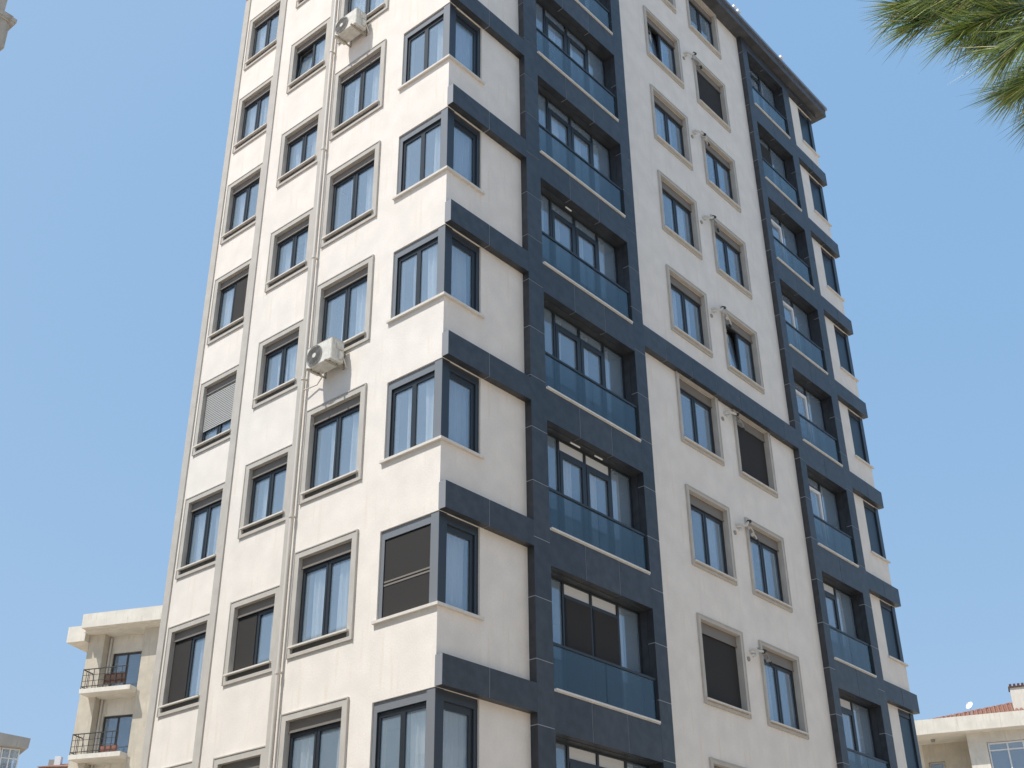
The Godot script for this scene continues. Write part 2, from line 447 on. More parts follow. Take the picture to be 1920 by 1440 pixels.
# window that wraps the corner: local x runs along one side from the corner (0) to len, drawn as two legs
func corner_window(tower: Node3D, j: int, mirror: bool):
	# built in world axes at the near corner (x 0, z 0), legs along +x (1.02) and -z (1.43); mirrored for the far end
	var y0: float = fl(j) + 0.87; var y1: float = fl(j) + 2.5
	var sx := -1.0 if mirror else 1.0
	var ox := 18.45 if mirror else 0.0
	var h := y1 - y0
	var key := "cw%s" % mirror
	if not mesh_cache.has(key):
		var d := {}
		var P := func(a: Vector3, b: Vector3, mb: MB):
			mb.box(Vector3(min(a.x * sx, b.x * sx), a.y, min(a.z, b.z)), Vector3(max(a.x * sx, b.x * sx), b.y, max(a.z, b.z)))
		var f := MB.new()
		P.call(Vector3(0.02, 0, -0.21), Vector3(0.21, h, -0.02), f)                    # corner post
		P.call(Vector3(0.04, h - 0.17, -1.43), Vector3(0.16, h, -0.21), f)             # heads
		P.call(Vector3(0.21, h - 0.17, -0.16), Vector3(1.02, h, -0.04), f)
		P.call(Vector3(0.04, 0, -1.43), Vector3(0.16, h - 0.17, -1.34), f)             # jambs
		P.call(Vector3(0.93, 0, -0.16), Vector3(1.02, h - 0.17, -0.04), f)
		d.frame = f.mesh()
		var cv := MB.new()
		P.call(Vector3(0.012, 0, -0.205), Vector3(0.02, h, -0.02), cv)
		P.call(Vector3(0.032, h - 0.17, -1.43), Vector3(0.04, h, -0.21), cv)
		P.call(Vector3(0.032, 0, -1.43), Vector3(0.04, h - 0.17, -1.34), cv)
		d.cover = cv.mesh()
		var s := MB.new()
		var sh := h - 0.17
		for r in [[-1.34, -0.775], [-0.775, -0.21]]:                                       # two sashes on the long leg
			P.call(Vector3(0.07, 0, r[0]), Vector3(0.13, sh, r[0] + 0.055), s)
			P.call(Vector3(0.07, 0, r[1] - 0.055), Vector3(0.13, sh, r[1]), s)
			P.call(Vector3(0.07, 0, r[0] + 0.055), Vector3(0.13, 0.06, r[1] - 0.055), s)
			P.call(Vector3(0.07, sh - 0.09, r[0] + 0.055), Vector3(0.13, sh, r[1] - 0.055), s)
		d.sash = s.mesh()
		var s2 := MB.new()
		P.call(Vector3(0.21, 0, -0.13), Vector3(0.25, sh, -0.07), s2)
		P.call(Vector3(0.84, 0, -0.13), Vector3(0.93, sh, -0.07), s2)
		P.call(Vector3(0.25, 0, -0.13), Vector3(0.84, 0.06, -0.07), s2)
		P.call(Vector3(0.25, sh - 0.12, -0.13), Vector3(0.84, sh, -0.07), s2)
		d.sash2 = s2.mesh()
		var gl := []
		for r in [[-1.285, -0.83], [-0.72, -0.265]]:
			var g := MB.new()
			P.call(Vector3(0.095, 0.06, r[0]), Vector3(0.101, sh - 0.09, r[1]), g)
			gl.append(g.mesh())
		var g2 := MB.new()
		P.call(Vector3(0.25, 0.06, -0.101), Vector3(0.84, sh - 0.12, -0.095), g2)
		gl.append(g2.mesh())
		d.panes = gl
		var q := MB.new()
		P.call(Vector3(-0.06, -0.05, -1.49), Vector3(0.30, 0.0, 0.06), q)
		P.call(Vector3(0.30, -0.05, -0.30), Vector3(1.08, 0.0, 0.06), q)
		d.sill = q.mesh()
		var sc := MB.new()
		P.call(Vector3(0.052, 0.03, -1.33), Vector3(0.056, sh - 0.03, -0.22), sc)
		d.screen = sc.mesh()
		var bar := MB.new()
		P.call(Vector3(0.044, 0.60, -1.33), Vector3(0.051, 0.63, -0.22), bar)
		P.call(Vector3(0.044, 0.66, -1.33), Vector3(0.051, 0.69, -0.22), bar)
		d.bar = bar.mesh()
		var se := MB.new()
		P.call(Vector3(0.22, 0.03, -0.066), Vector3(0.92, sh - 0.03, -0.062), se)
		d.endtint = se.mesh()
		mesh_cache[key] = d
	var dd = mesh_cache[key]
	var win := part(tower, "corner_window", dd.frame, M.cornerframe, Vector3(ox, y0, 0))
	part(win, "pale_side_plate", dd.cover, M.paleplate)
	part(win, "sash", dd.sash, M.frame)
	part(win, "sash", dd.sash2, M.frame)
	for g in dd.panes: part(win, "pane", g, M.glass)
	part(win, "sill", dd.sill, M.sill)
	if mirror: part(win, "dark_tint_sheet", dd.endtint, M.darktint)  # added dark sheet, dulls the sky reflection in the end panes
	if j == 2 and not mirror:
		part(win, "dark_tint_sheet", dd.screen, M.screen)
		part(win, "screen_rail", dd.bar, M.box)

# glazed opening behind a glass railing. x0..x1 along the front
func balcony(tower: Node3D, j: int, x0: float, x1: float, bays: Array, opt: Dictionary):
	var y: float = fl(j)
	var w := x1 - x0
	var key := "ba%.2f" % w
	var top := 2.25
	if not mesh_cache.has(key):
		var d := {}
		var s := MB.new()
		s.box(Vector3(0.002, -0.045, -0.20), Vector3(w - 0.002, 0.0, PROUD - 0.004))
		s.box(Vector3(0.03, -0.03, PROUD), Vector3(w - 0.03, 0.008, PROUD + 0.03))
		d.slab = s.mesh()
		var li := MB.new()
		li.box(Vector3(0.0, 0.0, -0.16), Vector3(0.012, top - 0.012, 0.0))
		li.box(Vector3(w - 0.012, 0.0, -0.16), Vector3(w, top - 0.012, 0.0))
		li.box(Vector3(0.0, top - 0.012, -0.16), Vector3(w, top, 0.0))
		d.lining = li.mesh()
		var r := MB.new()
		r.box(Vector3(0.0, 0.80, 0.075), Vector3(w, 0.845, 0.125))
		r.box(Vector3(w - 0.035, 0.012, 0.075), Vector3(w, 0.80, 0.125))
		r.box(Vector3(0.0, 0.012, 0.075), Vector3(0.035, 0.80, 0.125))
		d.rail = r.mesh()
		var n := 2
		d.glass = []
		for k in n:
			var g := MB.new()
			var a := 0.035 + (w - 0.07) * k / n + (0.006 if k > 0 else 0.0)
			g.box(Vector3(a, 0.014, 0.094), Vector3(0.035 + (w - 0.07) * (k + 1) / n - (0.006 if k < n - 1 else 0.0), 0.80, 0.106))
			d.glass.append(g.mesh())
		var f := MB.new()
		f.frame(0.0, w, 0.0, top, 0.05, -0.23, -0.16)
		for k in range(1, bays.size() - 1):
			var bx: float = bays[k]
			f.box(Vector3(bx - 0.03, 0.05, -0.23), Vector3(bx + 0.03, top - 0.05, -0.16))
		for k in range(1, bays.size() - 2):
			f.box(Vector3(bays[k] + 0.03, 1.93, -0.225), Vector3(bays[k + 1] - 0.03, 1.99, -0.165))
		d.frame = f.mesh()
		d.sash = []; d.pane = []; d.transom = []; d.screen = []
		for k in bays.size() - 1:
			var a: float = bays[k] + (0.05 if k == 0 else 0.03); var b: float = bays[k + 1] - (0.05 if k == bays.size() - 2 else 0.03)
			var mid := k > 0 and k < bays.size() - 2
			var ht := 1.93 if mid else top - 0.05
			if mid:
				var sa := MB.new(); sa.frame(a, b, 0.05, ht, 0.085, -0.22, -0.15); d.sash.append(sa.mesh())
				var tr := MB.new(); tr.box(Vector3(a, 1.99, -0.20), Vector3(b, top - 0.05, -0.19)); d.transom.append(tr.mesh())
				var sc := MB.new(); sc.box(Vector3(a + 0.02, 0.07, -0.146), Vector3(b - 0.02, ht - 0.02, -0.142)); d.screen.append(sc.mesh())
			var e := 0.085 if mid else 0.0
			var p := MB.new(); p.box(Vector3(a + e, 0.05 + e, -0.198), Vector3(b - e, ht - e, -0.192)); d.pane.append(p.mesh())
		mesh_cache[key] = d
	var dd = mesh_cache[key]
	var bal := part(tower, "balcony", dd.slab, M.slab, Vector3(x0, y, 0))
	part(bal, "opening_lining", dd.lining, M.panel[1])
	part(bal, "railing_frame", dd.rail, M.frame)
	for g in dd.glass: part(bal, "railing_glass", g, M.railglass)
	var door := part(tower, "balcony_window", dd.frame, M.frame, Vector3(x0, y, 0))
	for m in dd.sash: part(door, "sash", m, opt.get("sash", M.frame))
	for m in dd.pane: part(door, "pane", m, M.glass)
	for m in dd.transom: part(door, "transom_panel", m, opt.get("transom", M.glass))
	if opt.get("screens", false):
		for m in dd.screen: part(door, "dark_tint_sheet", m, M.screen)

func cladding(tower: Node3D, called: String, a: Vector3, b: Vector3, cuts: Array, along_y := false):
	# backing strip with panels standing 4 mm proud, joints 10 mm
	var back := boxpart(tower, called, a + Vector3(0.004, 0.004, 0.0), b - Vector3(0.004, 0.004, 0.006), M.joint)
	var axis := 1 if along_y else 0
	var edges := [a[axis]]
	edges.append_array(cuts)
	edges.append(b[axis])
	var mid := back.position
	for k in edges.size() - 1:
		var p := a; var q := b
		p[axis] = edges[k] + (0.008 if k > 0 else 0.0)
		q[axis] = edges[k + 1] - (0.008 if k < edges.size() - 2 else 0.0)
		if q[axis] - p[axis] < 0.02: continue
		boxpart(back, "panel", p - mid, q - mid, M.panel[(k * 2 + int(a.y * 3.0) + int(a.x)) % 3])

func tower_build():
	var t := thing("apartment_tower", "tall cream plaster apartment tower with dark grey cladding grid and glass balconies", "apartment building", Transform3D.IDENTITY)
	var top := 31.0
	# ---- openings
	var front := []; var s3 := []; var s2 := []; var s1 := []; var far := []
	for j in range(1, 10):
		var y: float = fl(j)
		front.append([0.35, 1.02, y + 0.87, y + 2.5])
		front.append([2.77, 5.98, y, y + 2.25])
		front.append([7.95, 9.55, y + 0.87, y + 2.57])
		front.append([10.48, 12.06, y + 0.87, y + 2.57])
		front.append([13.77, 16.05, y, y + 2.25])
		front.append([17.43, 18.45, y + 0.87, y + 2.5])
		far.append([0.25, 1.43, y + 0.87, y + 2.5])
		s3.append([-3.57, -2.12, y + 0.87, y + 2.56])
		s3.append([-1.43, 0.0, y + 0.87, y + 2.5])
		s2.append([-5.80, -4.55, y + 0.87, y + 2.2])
		s1.append([-8.65, -7.40, y + 0.87, y + 2.45])
	part(t, "wall", wall_mesh(0.35, 18.45, 0.0, top, front, 0.25), M.plaster)
	for a in [[-4.03, 0.0, 0.0, s3, 0.35], [-6.57, -4.03, 0.30, s2, 0.60], [-9.1, -6.57, 0.83, s1, 0.30]]:
		var wl := part(t, "wall", wall_mesh(a[0], a[1], 0.0, top, a[3], a[4]), M.plaster)
		wl.transform = side_frame(a[2])
	var ew := part(t, "wall", wall_mesh(0.25, 8.85, 0.0, top, far, 0.25), M.plaster)
	ew.transform = Transform3D(Basis(Vector3(0, 0, -1), Vector3.UP, Vector3(1, 0, 0)), Vector3(18.45, 0, 0))
	boxpart(t, "wall", Vector3(1.13, 0, -9.1), Vector3(18.45, top, -8.85), M.plaster)
	# ---- corner strips on the stepped side
	for a in [[0.0, -4.03, -3.87], [0.30, -6.57, -6.39], [0.83, -9.1, -8.91]]:
		var st := MB.new()
		st.box(Vector3(a[0] - 0.035, 0, a[1] - 0.03), Vector3(a[0], top, a[2]))
		part(t, "corner_strip", st.mesh(), M.trim)
	# ---- floors and inner walls
	for j in range(0, 11):
		var y: float = fl(j)
		boxpart(t, "floor_slab", Vector3(1.2, y - 0.22, -8.8), Vector3(18.15, y - 0.05, -0.30), M.insidefloor)
		boxpart(t, "floor_slab", Vector3(0.40, y - 0.22, -4.0), Vector3(1.2, y - 0.05, -0.30), M.insidefloor)
	boxpart(t, "inner_wall", Vector3(4.6, 0.1, -8.8), Vector3(4.75, top - 0.1, -3.8), M.inside)
	boxpart(t, "inner_wall", Vector3(0.40, 0.1, -4.3), Vector3(18.15, top - 0.1, -4.15), M.inside)
	for x in [2.3, 6.7, 10.0, 13.3, 16.7]: boxpart(t, "inner_wall", Vector3(x, 0.1, -4.15), Vector3(x + 0.12, top - 0.1, -0.26), M.inside)
	boxpart(t, "inner_wall", Vector3(1.2, 0.1, -6.7), Vector3(4.6, top - 0.1, -6.55), M.inside)
	# ---- dark cladding
	for c in [[2.30, 2.77], [5.98, 6.40], [13.45, 13.77], [16.05, 16.48]]:
		var cuts := []
		var y := 1.0
		while y < top - 0.3:
			cuts.append(y); y += 1.128
		cladding(t, "cladding_column", Vector3(c[0], 0, 0), Vector3(c[1], top, PROUD), cuts, true)
	for j in range(1, 11):
		var y1: float = min(fl(j), top)
		cladding(t, "cladding_beam", Vector3(-0.02, fl(j) - 0.5, 0.0), Vector3(2.30, y1, PROUD - 0.001), [1.10])
		boxpart(t, "pale_beam_end", Vector3(-0.026, fl(j) - 0.5, 0.001), Vector3(-0.02, y1, PROUD - 0.001), M.beamend)
		cladding(t, "cladding_beam", Vector3(16.48, fl(j) - 0.5, 0.0), Vector3(18.47, y1, PROUD - 0.001), [17.5])
		cladding(t, "cladding_spandrel", Vector3(2.77, fl(j) - 0.75, 0.0), Vector3(5.98, y1 - 0.05, PROUD - 0.001), [3.84, 4.92])
		cladding(t, "cladding_spandrel", Vector3(13.77, fl(j) - 0.75, 0.0), Vector3(16.05, y1 - 0.05, PROUD - 0.001), [14.9])
	cladding(t, "cladding_band", Vector3(6.40, 15.93, 0.0), Vector3(13.45, 16.5, PROUD - 0.001), [7.3, 8.4, 9.49, 10.58, 11.68, 12.77])
	# ---- roof
	var rf := MB.new()
	rf.box(Vector3(-0.38, top, -9.5), Vector3(18.83, top + 0.38, 0.40))
	var roof := part(t, "roof", rf.mesh(), M.eave)
	var gu := MB.new()
	gu.box(Vector3(-0.42, top + 0.30, 0.40), Vector3(18.87, top + 0.41, 0.47))
	gu.box(Vector3(-0.45, top + 0.30, -9.5), Vector3(-0.38, top + 0.41, 0.40))
	gu.box(Vector3(18.83, top + 0.30, -9.5), Vector3(18.90, top + 0.41, 0.40))
	part(roof, "gutter", gu.mesh(), M.gutter)
	for x in [12.75, 13.0, 15.75, 17.9]:
		var lm := MB.new()
		if x < 17:
			lm.tube([Vector3(x, top + 0.38, 0.36), Vector3(x, top + 0.52, 0.36)], [0.02, 0.02], 8)
			lm.hexa([Vector3(x - 0.07, top + 0.50, 0.30), Vector3(x + 0.07, top + 0.50, 0.30), Vector3(x + 0.07, top + 0.54, 0.48), Vector3(x - 0.07, top + 0.54, 0.48), Vector3(x - 0.07, top + 0.60, 0.28), Vector3(x + 0.07, top + 0.60, 0.28), Vector3(x + 0.07, top + 0.64, 0.46), Vector3(x - 0.07, top + 0.64, 0.46)])
		else:
			lm.tube([Vector3(x, top + 0.38, 0.3), Vector3(x, top + 0.62, 0.3)], [0.025, 0.012], 8)
		part(roof, "roof_fitting", lm.mesh(), M.white if x < 17 else M.gutter)
	# ---- windows
	for j in range(1, 10):
		var y: float = fl(j) + 0.87
		var o3 := {}; var o2 := {}; var o1 := {}; var oa := {}; var ob := {}
		if j == 7: o2["tilt"] = -1
		if j == 2: o2["halfscreen"] = -1; o1["halfscreen"] = -1; oa["screen"] = M.screen
		if j == 4: o1["shutter"] = true; ob["screen"] = M.screen; oa["venetian"] = true
		if j == 8: oa["tilt"] = -1; ob["screen"] = M.screen
		if j == 5: ob["tilt"] = -1; o1["halfscreen"] = 1
		oa["slotstrip"] = M.trim; ob["slotstrip"] = M.trim; oa["drop"] = 0.115; ob["drop"] = 0.115
		var f3 := side_frame(0.0) * Transform3D(Basis.IDENTITY, Vector3(-2.845, y, 0))
		var f2 := side_frame(0.30) * Transform3D(Basis.IDENTITY, Vector3(-5.175, y, 0))
		var f1 := side_frame(0.83) * Transform3D(Basis.IDENTITY, Vector3(-8.025, y, 0))
		var fa := Transform3D(Basis.IDENTITY, Vector3(8.75, y, 0))
		var fb := Transform3D(Basis.IDENTITY, Vector3(11.27, y, 0))
		punched_window(t, f3, 1.45, 1.69, o3)
		punched_window(t, f2, 1.25, 1.33, o2)
		punched_window(t, f1, 1.25, 1.58, o1)
		punched_window(t, fa, 1.60, 1.70, oa)
		punched_window(t, fb, 1.58, 1.70, ob)
		corner_window(t, j, false)
		corner_window(t, j, true)
		balcony(t, j, 2.77, 5.98, [0.0, 0.74, 1.60, 2.46, 3.21], {"transom": M.sheer if j in [2, 3, 1] else M.glass, "screens": j == 2})
		balcony(t, j, 13.77, 16.05, [0.0, 0.5, 1.3, 2.28], {"transom": M.sheer if j < 4 else M.glass, "screens": j == 8, "sash": M.white if j in [4, 5, 6, 7] else M.frame})
		# curtains
		var c3 = {7: [[0.0, 0.45], [0.6, 1.0]], 6: [[0.2, 0.48], [0.6, 1.0]], 5: [[0.3, 0.52], [0.6, 0.9]], 4: [[0.3, 0.5], [0.58, 0.98]], 3: [[0.26, 0.5], [0.58, 0.9]], 2: [[0.12, 0.48], [0.6, 1.0]], 1: [[0.1, 0.36], [0.66, 1.0]]}
		var c2 = {8: [[0.0, 0.4], [0.6, 1.0]], 7: [[0.5, 1.0]], 6: [[0.15, 0.45], [0.6, 1.0]], 5: [[0.1, 0.46], [0.6, 0.95]], 4: [[0.2, 0.5], [0.56, 0.9]], 3: [[0.15, 0.48], [0.65, 1.0]], 2: [[0.66, 1.0]], 1: [[0.0, 0.4]]}
		var c1 = {9: [[0.0, 0.5]], 8: [[0.1, 0.46], [0.6, 1.0]], 7: [[0.0, 0.47], [0.53, 1.0]], 6: [[0.02, 0.47], [0.7, 1.0]], 5: [[0.05, 0.5]], 3: [[0.1, 0.5], [0.62, 1.0]], 2: [[0.56, 1.0]]}
		var cc = {6: [[0.5, 0.84]], 5: [[0.52, 0.84]], 4: [[0.3, 0.42], [0.52, 0.84]], 3: [[0.14, 0.44], [0.52, 0.84]], 2: [[0.1, 0.84]], 1: [[0.5, 0.84]]}
		if c3.has(j): hang(f3, 1.45, 1.68, c3[j], j, "tall sunlit window beside drainpipe", M.curtain, "white curtain", 0.23, ["pipe half", "corner half"])
		if c2.has(j): hang(f2, 1.25, 1.32, c2[j], j, "low window between vertical strips", M.curtain, "white curtain", 0.23, ["outer half", "pipe half"])
		if c1.has(j): hang(f1, 1.25, 1.57, c1[j], j, "window at the set-back sunlit edge", M.curtain, "white curtain", 0.23, ["outer half", "inner half"])
		if cc.has(j):
			hang(side_frame(0.0) * Transform3D(Basis.IDENTITY, Vector3(-0.715, y, 0)), 1.43, 1.62, cc[j], j, "sunlit leg of corner window", M.curtain, "white curtain", 0.23, ["jamb half", "post half"])
			hang(Transform3D(Basis.IDENTITY, Vector3(0.51, y, 0)), 1.02, 1.62, [[0.24, 0.88]], j, "shaded leg of corner window", M.sheer, "grey sheer curtain", 0.24)
		var fbal := Transform3D(Basis.IDENTITY, Vector3(4.375, fl(j) - 0.05, 0))
		hang(fbal, 3.21, 2.28, [[0.0, 0.23], [0.26, 0.42] if j % 2 == 0 else [0.26, 0.46], [0.52, 0.70], [0.77, 0.95]], j, "wide balcony", M.sheer, "pale curtain", 0.36, ["first pane from corner", "second pane from corner", "third pane from corner", "fourth pane from corner"])
		if j < 9 and not (j in [2, 4]): hang(fa, 1.60, 1.69, [[0.02, 0.46], [0.52, 0.8]] if j % 3 else [[0.5, 0.95]], j, "window nearest wide balconies", M.sheer, "pale curtain", 0.27, ["near half", "far half"])
		if not (j in [8, 4, 9]): hang(fb, 1.58, 1.69, [[0.02, 0.44]] if j > 4 else [[0.02, 0.46], [0.55, 0.78]], j, "window nearest narrow balconies", M.sheer, "pale curtain", 0.27, ["inner half", "outer half"])
		var ffar := Transform3D(Basis.IDENTITY, Vector3(14.91, fl(j) - 0.05, 0))
		if j in [4, 5, 6]: hang(ffar, 2.28, 2.28, [[0.24, 0.52]], j, "middle pane of narrow balcony", M.browncurtain, "brown curtain", 0.36)
		if j != 8: hang(ffar, 2.28, 2.28, [[0.02, 0.2], [0.6, 0.9]] if j < 4 else [[0.62, 0.86]], j, "narrow balcony", M.sheer if j < 4 else M.curtain, "pale curtain", 0.36, ["first pane", "last pane"])
	# ---- small fittings under the balcony heads
	for a in [[3, 3.75, 4.05], [3, 4.55, 4.8], [5, 3.9, 4.1]]:
		var lp := MB.new()
		lp.tube([Vector3(a[1], fl(a[0]) + 2.19, -0.04), Vector3(a[2], fl(a[0]) + 2.19, -0.04)], [0.018, 0.018], 8)
		part(t, "soffit_lamp", lp.mesh(), M.white)
	# ---- drainpipe
	var dp := MB.new()
	dp.tube([Vector3(-0.10, 0, -3.81), Vector3(-0.10, top, -3.81)], [0.036, 0.036], 12)
	var pipe := part(t, "drainpipe", dp.mesh(), M.pipe)
	for k in 10:
		var cl := MB.new()
		cl.tube([Vector3(-0.10, fl(k) + 0.42, -3.81), Vector3(-0.10, fl(k) + 0.50, -3.81)], [0.048, 0.048], 12)
		cl.box(Vector3(-0.10, fl(k) + 0.44, -3.825), Vector3(0.0, fl(k) + 0.47, -3.795))
		part(pipe, "pipe_collar", cl.mesh(), M.pipe)
	# ---- capped cooling pipes between the shaded windows
	for j in range(1, 10): pipe_stub(t, j)

func pipe_stub(t: Node3D, j: int):
	var y: float = fl(j)
	var r := RandomNumberGenerator.new(); r.seed = 400 + j
	var a := MB.new()
	var o := Vector3(9.93 + r.randf_range(-0.03, 0.03), y + 2.34, 0)
	var lift := r.randf_range(-0.06, 0.08)
	a.tube([o, o + Vector3(0, 0, 0.08), o + Vector3(0.05, -0.02, 0.14), o + Vector3(0.15, -0.02, 0.17), o + Vector3(0.30, 0.05 + lift, 0.18)], [0.03, 0.03, 0.03, 0.03, 0.03], 8)
	a.tube([o + Vector3(0.06, -0.06, 0), o + Vector3(0.06, -0.08, 0.10), o + Vector3(0.0, -0.15, 0.14), o + Vector3(-0.12, -0.20, 0.14)], [0.022, 0.022, 0.022, 0.022], 8)
	var p := part(t, "pipe_stub", a.mesh(), M.pipe)
	var e := MB.new()
	e.tube([o + Vector3(0.27, 0.04 + lift, 0.18), o + Vector3(0.37, 0.08 + lift, 0.185)], [0.046, 0.040], 8)
	part(p, "pipe_cap", e.mesh(), M.rubber)
	var c := MB.new()
	c.tube([Vector3(9.86, y + 2.12, 0), Vector3(9.86, y + 2.12, 0.02)], [0.055, 0.055], 14)
	part(p, "hole_cover", c.mesh(), M.acgrey)
	var w := MB.new()
	var q := Vector3(10.42, y + 2.42, 0.06)
	var path := []
	var rad := []
	for k in 15:
		var an := k * 0.8 + j
		path.append(q + Vector3(0.085 * sin(an) + 0.004 * k, -0.022 * k + 0.06 * cos(an), 0.03 + 0.006 * k)); rad.append(0.019)
	w.tube([q + Vector3(-0.1, 0.05, -0.06)] + path, [0.019] + rad, 6)
	part(p, "coiled_cable", w.mesh(), M.pipe if j % 2 else M.acgrey)
	var e2 := MB.new()
	var last: Vector3 = path[14]
	e2.tube([last, last + Vector3(0.02, -0.09, 0.02)], [0.034, 0.030], 8)
	part(p, "pipe_cap", e2.mesh(), M.rubber)

# ------------------------------------------------------------------ air conditioners
func air_conditioner(j: int, label: String):
	# local frame: x to the right along the wall, z outward from the wall
	var o := thing("air_conditioner", label, "air conditioner", side_frame(0.0) * Transform3D(Basis.IDENTITY, Vector3(-2.97, fl(j) + 0.29, 0)), "air conditioners on the sunlit side")
	var w := 0.37; var z0 := 0.12; var z1 := 0.44; var h := 0.53
	var c := MB.new(); var e := 0.015
	c.hexa([Vector3(-w, 0.03, z0), Vector3(w, 0.03, z0), Vector3(w, 0.03, z1 - e), Vector3(-w, 0.03, z1 - e), Vector3(-w, h - e, z0), Vector3(w, h - e, z0), Vector3(w, h - e, z1 - e), Vector3(-w, h - e, z1 - e)])
	c.hexa([Vector3(-w, 0.03, z1 - e), Vector3(w, 0.03, z1 - e), Vector3(w - e, 0.045, z1), Vector3(-w + e, 0.045, z1), Vector3(-w, h - e, z1 - e), Vector3(w, h - e, z1 - e), Vector3(w - e, h - 2 * e, z1), Vector3(-w + e, h - 2 * e, z1)])
	c.hexa([Vector3(-w - 0.006, h - e, z0 - 0.006), Vector3(w + 0.006, h - e, z0 - 0.006), Vector3(w + 0.006, h - e, z1), Vector3(-w - 0.006, h - e, z1), Vector3(-w + e, h, z0 + e), Vector3(w - e, h, z0 + e), Vector3(w - e, h, z1 - e), Vector3(-w + e, h, z1 - e)])
	part(o, "casing", c.mesh(), M.acwhite)
	var well := MB.new(); well.disc(Vector3(-0.12, 0.27, z1 + 0.001), Vector3.BACK, 0.205, 32)
	part(o, "fan_opening", well.mesh(), M.acdark)
	var g := MB.new()
	for k in 7:
		var rr := 0.06 + 0.026 * k
		var pa := []; var ra := []
		for s in 29:
			pa.append(Vector3(-0.12 + rr * cos(TAU * s / 28.0), 0.27 + rr * sin(TAU * s / 28.0), z1 + 0.014)); ra.append(0.0045 if k < 6 else 0.010)
		g.tube(pa, ra, 5, false)
	for k in 10:
		var an := TAU * k / 10
		g.tube([Vector3(-0.12 + 0.05 * cos(an), 0.27 + 0.05 * sin(an), z1 + 0.010), Vector3(-0.12 + 0.215 * cos(an), 0.27 + 0.215 * sin(an), z1 + 0.010)], [0.004, 0.004], 5)
	part(o, "fan_grille", g.mesh(), M.acgrey)
	var hb := MB.new(); hb.tube([Vector3(-0.12, 0.27, z1), Vector3(-0.12, 0.27, z1 + 0.02)], [0.055, 0.05], 20)
	part(o, "grille_badge", hb.mesh(), M.acwhite)
	var sd := MB.new()
	sd.box(Vector3(w, 0.30, z0 + 0.05), Vector3(w + 0.035, 0.44, z0 + 0.19))
	sd.box(Vector3(w, 0.08, z0 + 0.04), Vector3(w + 0.05, 0.25, z0 + 0.14))
	part(o, "valve_cover", sd.mesh(), M.acwhite)
	for s in [-0.27, 0.27]:
		var b := MB.new()
		b.box(Vector3(s - 0.02, -0.01, 0.0), Vector3(s + 0.02, 0.012, 0.50))
		b.box(Vector3(s - 0.02, -0.01, 0.0), Vector3(s + 0.02, 0.42, 0.012))
		b.hexa([Vector3(s - 0.008, -0.30, 0.012), Vector3(s + 0.008, -0.30, 0.012), Vector3(s + 0.008, -0.26, 0.012), Vector3(s - 0.008, -0.26, 0.012), Vector3(s - 0.008, -0.012, 0.38), Vector3(s + 0.008, -0.012, 0.38), Vector3(s + 0.008, -0.012, 0.42), Vector3(s - 0.008, -0.012, 0.42)]) if false else null
		part(o, "bracket", b.mesh(), M.steel)
		var ft := MB.new()
		ft.tube([Vector3(s, 0.012, 0.2), Vector3(s, 0.03, 0.2)], [0.022, 0.022], 10)
		ft.tube([Vector3(s, 0.012, 0.38), Vector3(s, 0.03, 0.38)], [0.022, 0.022], 10)
		part(o, "rubber_foot", ft.mesh(), M.rubber)
	var pz := MB.new()
	pz.tube([Vector3(w + 0.03, 0.12, z0 + 0.08), Vector3(w + 0.07, 0.10, z0 + 0.05), Vector3(w + 0.06, 0.02, z0), Vector3(w + 0.02, -0.03, 0.03), Vector3(w + 0.02, -0.03, 0.0)], [0.016, 0.016, 0.016, 0.016, 0.016], 8)
	part(o, "cooling_pipe", pz.mesh(), M.pipe)
	var dr := MB.new()
	dr.tube([Vector3(-0.15, 0.03, 0.24), Vector3(-0.15, -0.03, 0.22), Vector3(-0.20, -0.07, 0.15), Vector3(-0.45, -0.10, 0.05), Vector3(-0.80, -0.12, 0.10)] if j == 4 else [Vector3(-0.15, 0.03, 0.20), Vector3(-0.15, -0.06, 0.20)], [0.014, 0.014, 0.014, 0.014, 0.014] if j == 4 else [0.016, 0.014], 8)
	part(o, "drain_hose", dr.mesh(), M.pipe)

# ------------------------------------------------------------------ neighbours
func local_frame(origin: Vector3, along: Vector3) -> Transform3D:
	var t := along.normalized()
	return Transform3D(Basis(t, Vector3.UP, t.cross(Vector3.UP)), Vector3(origin.x, 0, origin.z))

func simple_window(parent: Node3D, x0: float, x1: float, y0: float, y1: float, z: float, m: Material, bars: Array, transom := 0.0):
	var f := MB.new()
	f.frame(x0, x1, y0, y1, 0.07, z - 0.02, z + 0.05)
	for b in bars: f.box(Vector3(b - 0.035, y0 + 0.07, z - 0.015), Vector3(b + 0.035, y1 - 0.07, z + 0.045))
	if transom > 0.0:
		var xs := [x0 + 0.07]
		for b in bars: xs.append_array([b - 0.035, b + 0.035])
		xs.append(x1 - 0.07)
		for k in range(0, xs.size(), 2): f.box(Vector3(xs[k], transom - 0.03, z - 0.015), Vector3(xs[k + 1], transom + 0.03, z + 0.045))
	var w := part(parent, "window", f.mesh(), m)
	var ed := [x0 + 0.07]
	for b in bars: ed.append_array([b - 0.035, b + 0.035])
	ed.append(x1 - 0.07)
	for k in range(0, ed.size(), 2):
		boxpart(w, "pane", Vector3(ed[k], y0 + 0.07, z), Vector3(ed[k + 1], y1 - 0.07, z + 0.006), M.glass)
	return w

